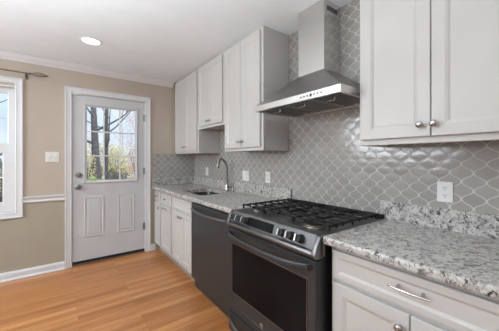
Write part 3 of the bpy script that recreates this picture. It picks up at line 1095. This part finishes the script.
# round emblem on the door
b = MB().lathe([(0.0155, 0), (0.0155, 0.0016), (0.0140, 0.0022), (0, 0.0022)], (-0.6937, GC + 0.012, 0.266), (-1, 0, 0), 24)
e1 = b.build('emblem', 'chrome', d, 40)
b = MB()
ce = (-0.6962, GC + 0.012, 0.266)
b.tube([(ce[0], ce[1] + 0.010 * math.cos(R(a)), ce[2] + 0.010 * math.sin(R(a))) for a in range(70, 380, 20)], 0.0011, 6)
b.box((ce[0] - 0.0005, ce[1] - 0.0004, ce[2] - 0.0045), (ce[0] + 0.0005, ce[1] + 0.0012, ce[2] + 0.005))
b.box((ce[0] - 0.0005, ce[1] - 0.0045, ce[2] - 0.0045), (ce[0] + 0.0005, ce[1] + 0.0012, ce[2] - 0.003))
b.build('emblem_mark', 'outlet_slot', e1)
# warming drawer
d = MB().box((-0.6495, GY1 + 0.003, 0.045), (-0.690, GY0 - 0.003, 0.184), 0.004).build('drawer', 'black_steel', o)
b = MB()
pts = []
for i in range(25):
    t = -1 + 2 * i / 24
    pts.append((-0.702 - 0.046 * (1 - t ** 4), GC + t * 0.372, 0.150 - 0.010 * (1 - t * t)))
b.tube(pts, 0.0125, 12, True, 0.75)
for s in (-1, 1):
    b.tube([(-0.6903, GC + s * 0.370, 0.150), (-0.716, GC + s * 0.366, 0.149)], 0.0135, 12)
b.build('handle', 'black_steel_bright', d, 60)
MB().box((-0.640, GY1 - 0.0005, 0.815), (-0.655, GY1 - 0.018, 0.893), 0.003, 1).build('side_trim', 'black_steel_bright', o)

# burners
ZC = 0.9188
for (x, y, r_, mat) in ((-0.535, GC - 0.272, 0.060, 'burner_brass'), (-0.205, GC - 0.262, 0.040, 'steel_dark'), (-0.515, GC + 0.255, 0.046, 'steel_dark'), (-0.205, GC + 0.262, 0.036, 'steel_dark'), (-0.350, GC, 0.050, 'steel_dark')):
    bo = MB().lathe([(r_ * 1.12, 0), (r_ * 1.10, 0.004), (r_ * 0.95, 0.006), (r_ * 0.80, 0.007), (0, 0.007)], (x, y, ZC), (0, 0, 1), 28).build('burner', 'steel_dark', o, 40)
    MB().lathe([(r_ * 0.93, 0.0065), (r_ * 0.97, 0.0085), (r_ * 0.97, 0.0125), (r_ * 0.85, 0.0132), (0, 0.0132)], (x, y, ZC), (0, 0, 1), 28).build('flame_ring', mat, bo, 40)
    MB().lathe([(r_ * 0.90, 0.0134), (r_ * 0.98, 0.016), (r_ * 0.97, 0.0215), (r_ * 0.88, 0.0232), (0, 0.0238)], (x, y, ZC), (0, 0, 1), 28).build('burner_cap', 'cast_iron', bo, 40)

# three cast iron grates: bars across, bent down at the outer ends, joined by rails
gt = 0.953
for yc in (GC + 0.262, GC, GC - 0.262):
    b = MB()
    hf = 0.127
    for s in (-1, 1):
        b.box((-0.572, yc + s * hf - 0.005, gt - 0.017), (-0.075, yc + s * hf + 0.005, gt - 0.004), 0.002, 1)
    for x in (-0.562, -0.500, -0.440, -0.345, -0.275, -0.205, -0.135, -0.085):
        whole = x in (-0.345, -0.085)
        for s in (-1, 1):
            yi = yc if whole else yc + s * 0.034
            b.box((x - 0.005, yc + s * (hf + 0.003), gt - 0.011), (x + 0.005, yi, gt), 0.002, 1)
            b.box((x - 0.006, yc + s * (hf - 0.006), ZC + (0.0002 if x in (-0.562, -0.345, -0.085) else 0.008)), (x + 0.006, yc + s * (hf + 0.003), gt - 0.002), 0.002, 1)
    for xa, xb in ((-0.575, -0.545), (-0.465, -0.230), (-0.170, -0.085)):
        b.box((xa, yc - 0.005, gt - 0.012), (xb, yc + 0.005, gt - 0.001), 0.002, 1)
    b.build('grate', 'cast_iron', o)

# ------------------------------------------------------------------ range hood
HY0, HY1, HXF = -2.150, -2.912, -0.472
LZ0, LZ1 = 1.662, 1.704
o = thing('range_hood', (-0.2, (HY0 + HY1) / 2, LZ0), 'stainless steel pyramid range hood with square chimney over the range', 'range hood')
b = MB().ring(lambda a, c, d: (c, a, LZ0 + d), HY1, HY0, HXF, -0.0095, [(0, 0), (0, LZ1 - LZ0), (0.004, LZ1 - LZ0), (0.004, 0.012), (0.020, 0.012), (0.020, 0)])
lip = b.build('front_lip', 'brushed_steel', o)
CY0, CY1, CXF, CZ = -2.360, -2.602, -0.205, 1.930
t = bmesh.new()
lo = [t.verts.new(p) for p in ((HXF + 0.002, HY0 - 0.002, LZ1), (HXF + 0.002, HY1 + 0.002, LZ1), (-0.0095, HY1 + 0.002, LZ1), (-0.0095, HY0 - 0.002, LZ1))]
hi = [t.verts.new(p) for p in ((CXF, CY0, CZ), (CXF, CY1, CZ), (-0.0095, CY1, CZ), (-0.0095, CY0, CZ))]
for k in range(4):
    t.faces.new((lo[k], lo[(k + 1) % 4], hi[(k + 1) % 4], hi[k]))
t.faces.new(hi)
t.faces.new(lo[::-1])
bmesh.ops.recalc_face_normals(t, faces=t.faces[:])
b = MB()
b.merge(t)
b.build('canopy', 'steel_canopy', o)
ch = MB().box((CXF + 0.001, CY0 - 0.001, CZ - 0.002), (-0.0095, CY1 + 0.001, H - 0.001), 0.0012, 1).build('chimney', 'steel_vertical', o)
b = MB()
for z in (2.362, 2.374, 2.386):
    b.box((-0.170, CY1 + 0.0016, z - 0.0035), (-0.050, CY1 - 0.0006, z + 0.0035))
b.build('vent_slots', 'outlet_slot', ch)
# buttons on the lip
b = MB()
for k in range(7):
    y = -2.628 - k * 0.026
    if k == 3:
        b.box((HXF + 0.0002, y - 0.009, 1.674), (HXF - 0.0012, y + 0.009, 1.692), 0.0004, 1)
    else:
        b.lathe([(0.0058, 0), (0.0058, 0.0014), (0, 0.0016)], (HXF - 0.0001, y, 1.683), (-1, 0, 0), 12)
b.build('buttons', 'outlet_slot', lip)
# baffle filters
b0 = HY0 - 0.024
wf = (HY0 - HY1 - 0.048) / 3
for k in range(3):
    ya, yb2 = b0 - k * wf - 0.001, b0 - (k + 1) * wf + 0.001
    b = MB().ring(lambda a, c, d: (c, a, LZ0 + 0.012 + d), yb2, ya, HXF + 0.022, -0.040, [(0, 0), (0, 0.014), (0.012, 0.014), (0.012, 0)])
    x = HXF + 0.040
    while x < -0.058:
        b.prism([(0, 0.002), (0.004, 0), (0.009, 0), (0.013, 0.002), (0.013, 0.010), (0.010, 0.010), (0.009, 0.004), (0.004, 0.004), (0.003, 0.010), (0, 0.010)], lambda a, z, h: (x + a, h, LZ0 + 0.013 + z), yb2 + 0.010, ya - 0.010)
        x += 0.031
    fo = b.build('baffle_filter', 'steel_canopy', o)
    yc = (ya + yb2) / 2
    MB().tube([(-0.360, yc - 0.028, LZ0 + 0.0135), (-0.360, yc - 0.028, LZ0 - 0.004), (-0.360, yc - 0.022, LZ0 - 0.010), (-0.360, yc + 0.022, LZ0 - 0.010), (-0.360, yc + 0.028, LZ0 - 0.004), (-0.360, yc + 0.028, LZ0 + 0.0135)], 0.0028, 8).build('filter_handle', 'chrome', fo, 50)
MB().box((HXF + 0.022, HY0 - 0.022, LZ0 + 0.028), (-0.012, HY1 + 0.022, LZ0 + 0.034)).build('inner_tray', 'enamel_black', o)
b = MB().box((-0.0385, HY0 - 0.022, LZ0 + 0.010), (-0.0300, HY1 + 0.022, LZ0 + 0.027))
b.build('rear_bar', 'steel_dark', o)
for y in (HY0 - 0.15, HY1 + 0.15):
    MB().lathe([(0.016, 0), (0.016, -0.004), (0.012, -0.005), (0, -0.005)], (-0.055, y, LZ0 + 0.0125), (0, 0, 1), 16).build('hood_lamp', 'hood_lamp_lens', o, 40)


# ------------------------------------------------------------------ outdoors
b = MB().box((-40, 0.13, -0.55), (40, 70, -0.45))
struct(b.build('ground', 'lawn_straw'), 'pale straw coloured lawn seen through the door glass', 'ground')
b = MB().box((-40, 23.0, -0.4495), (40, 27.5, -0.44))
struct(b.build('road', 'road_grey'), 'pale road beyond the lawn', 'road')

GZ = -0.4495


def tree(x, y, h, r, label, mat, seed, group=None, lean=0.0, first=2.2, nb=9, spread=1.0, leaf=None):
    rnd = random.Random(seed)
    o = thing('tree', (x, y, GZ), label, 'tree', group)
    b = MB()
    pts, rad = [], []
    for i in range(10):
        t = i / 9
        pts.append((x + lean * t * h + 0.08 * r * 10 * math.sin(3 * t + seed) * t, y + 0.3 * t * math.sin(seed), GZ + h * t))
        rad.append(r * (1.25 if i == 0 else 1.0) * (1 - 0.8 * t))
    b.tube(pts, rad, 10)
    b.build('trunk', mat, o, 60)
    b = MB()
    tips = []

    def limb(p, d, ln, rr, depth):
        q = [Vector(p)]
        dd = Vector(d)
        for i in range(5):
            dd = (dd + Vector((rnd.uniform(-.25, .25), rnd.uniform(-.25, .25), rnd.uniform(-.05, .22)))).normalized()
            q.append(q[-1] + dd * ln / 5)
        b.tube(q, [rr * (1 - 0.14 * i) for i in range(6)], 6 if depth else 7)
        tips.append(q[-1])
        if depth < 2:
            for k in range(3):
                s = q[rnd.randint(2, 5)]
                d2 = (dd + Vector((rnd.uniform(-1, 1), rnd.uniform(-1, 1), rnd.uniform(-.1, .9)))).normalized()
                limb(s, d2, ln * rnd.uniform(.45, .65), rr * 0.5, depth + 1)
    for k in range(nb):
        t = first / h + (1 - first / h) * (k + rnd.random()) / nb * 0.9
        i = min(8, int(t * 9))
        f_ = t * 9 - i
        p = Vector(pts[i]).lerp(Vector(pts[i + 1]), f_)
        a = rnd.uniform(0, 2 * math.pi)
        limb(p, (math.cos(a), math.sin(a), rnd.uniform(0.2, 0.8)), h * 0.28 * spread * (1.2 - t * 0.7), r * 0.36 * (1.15 - t), 0)
    b.build('branches', mat, o, 60)
    if leaf:
        b = MB()
        for p in tips:
            for _ in range(14):
                leafq(b.bm, Vector(p) + Vector((rnd.gauss(0, .3), rnd.gauss(0, .3), rnd.gauss(0, .3))), 0.06, rnd)
        b.build('foliage', leaf, o)
    return o


def leafq(bm, p, s, rnd):
    u = Vector((rnd.gauss(0, 1), rnd.gauss(0, 1), rnd.gauss(0, 1))).normalized()
    w_ = u.orthogonal().normalized()
    bm.faces.new([bm.verts.new(q) for q in (p - u * s, p + w_ * s * .45, p + u * s, p - w_ * s * .45)])


def shrub(x, y, rx, h, label, leaf, seed, n=1500, s=0.06):
    rnd = random.Random(seed)
    o = thing('shrub', (x, y, GZ), label, 'shrub')
    b = MB()
    for k in range(9):
        a = k * 0.7
        e = (x + rx * 0.7 * math.cos(a), y + rx * 0.7 * math.sin(a), GZ + h * rnd.uniform(.6, .95))
        b.tube([(x + 0.05 * math.cos(a), y + 0.05 * math.sin(a), GZ), (x + rx * .3 * math.cos(a), y + rx * .3 * math.sin(a), GZ + h * .4), e], [0.025, 0.018, 0.006], 6)
    b.build('stems', 'bark_grey', o)
    b = MB()
    for _ in range(n):
        while True:
            p = Vector((rnd.uniform(-1, 1), rnd.uniform(-1, 1), rnd.uniform(-1, 1)))
            if 0.35 < p.length < 1:
                break
        k = 1 + 0.18 * math.sin(5 * p.x + seed) * math.cos(4 * p.z)
        leafq(b.bm, Vector((x + p.x * rx * k, y + p.y * rx * k, GZ + h * (0.52 + 0.48 * p.z * k))), s, rnd)
    b.build('foliage', leaf, o)
    return o


tree(-0.11, 12.5, 9.0, 0.23, 'thick dark tree trunk seen through the left door panes', 'bark_grey', 3, lean=-0.012, first=2.4)
tree(0.59, 14.5, 9.5, 0.15, 'slimmer dark tree just right of the thick trunk', 'bark_grey', 5, lean=0.006, first=2.0, nb=10, spread=1.3)
tree(3.0, 16.5, 7.0, 0.06, 'slender pinkish budding tree seen through the right door panes', 'bark_pink', 8, first=1.2, leaf='leaf_pink')
tree(-3.6, 9.0, 7.0, 0.09, 'bare grey tree seen through the left window', 'bark_grey', 12, first=1.2, nb=12)
shrub(1.35, 16.0, 0.95, 2.9, 'tall yellow-green shrub behind the tree trunks', 'leaf_yellow', 1, 1800)
shrub(-0.75, 17.5, 1.1, 2.2, 'yellow shrub at the left side of the door glass', 'leaf_yellow', 2, 1500)
shrub(0.38, 11.0, 0.40, 1.25, 'dark twiggy shrub low in the left door panes', 'leaf_dark', 4, 900, 0.05)
shrub(-0.45, 10.2, 0.36, 0.95, 'bright green shrub in the lower left door pane', 'leaf_green', 6, 900, 0.05)
shrub(1.95, 10.6, 0.60, 1.15, 'blue-green shrub in the lower right door pane', 'leaf_bluegreen', 7, 1300, 0.05)
shrub(-3.3, 7.2, 0.75, 1.9, 'dark evergreen shrub outside the left window', 'leaf_dark', 9, 1500)
paint('leaf_tan', (0.48, 0.40, 0.28), 0.8, var=0.3, scale=4, bstr=0)
shrub(3.6, 19.2, 1.15, 2.9, 'tan shrub in the middle distance behind the right door panes', 'leaf_tan', 31, 1500, 0.075)
shrub(1.0, 21.2, 1.15, 3.3, 'tall tan shrub in the middle distance behind the slimmer trunk', 'leaf_tan', 32, 1700, 0.075)
shrub(-2.0, 20.4, 1.2, 2.6, 'tan shrub in the middle distance at the left side of the door glass', 'leaf_tan', 33, 1500, 0.075)
shrub(2.55, 15.0, 0.7, 2.5, 'pinkish shrub behind the upper right door panes', 'leaf_pink', 34, 700, 0.05)
shrub(1.05, 12.0, 0.45, 1.2, 'dark low shrub in the bottom middle door pane', 'leaf_dark', 35, 600, 0.05)
shrub(1.75, 18.3, 0.45, 2.2, 'olive shrub just behind the tall yellow-green shrub', 'leaf_bluegreen', 36, 700, 0.06)
shrub(-0.6, 11.75, 0.45, 2.5, 'loose yellow shrub in front of the thick trunk', 'leaf_yellow', 37, 420, 0.05)
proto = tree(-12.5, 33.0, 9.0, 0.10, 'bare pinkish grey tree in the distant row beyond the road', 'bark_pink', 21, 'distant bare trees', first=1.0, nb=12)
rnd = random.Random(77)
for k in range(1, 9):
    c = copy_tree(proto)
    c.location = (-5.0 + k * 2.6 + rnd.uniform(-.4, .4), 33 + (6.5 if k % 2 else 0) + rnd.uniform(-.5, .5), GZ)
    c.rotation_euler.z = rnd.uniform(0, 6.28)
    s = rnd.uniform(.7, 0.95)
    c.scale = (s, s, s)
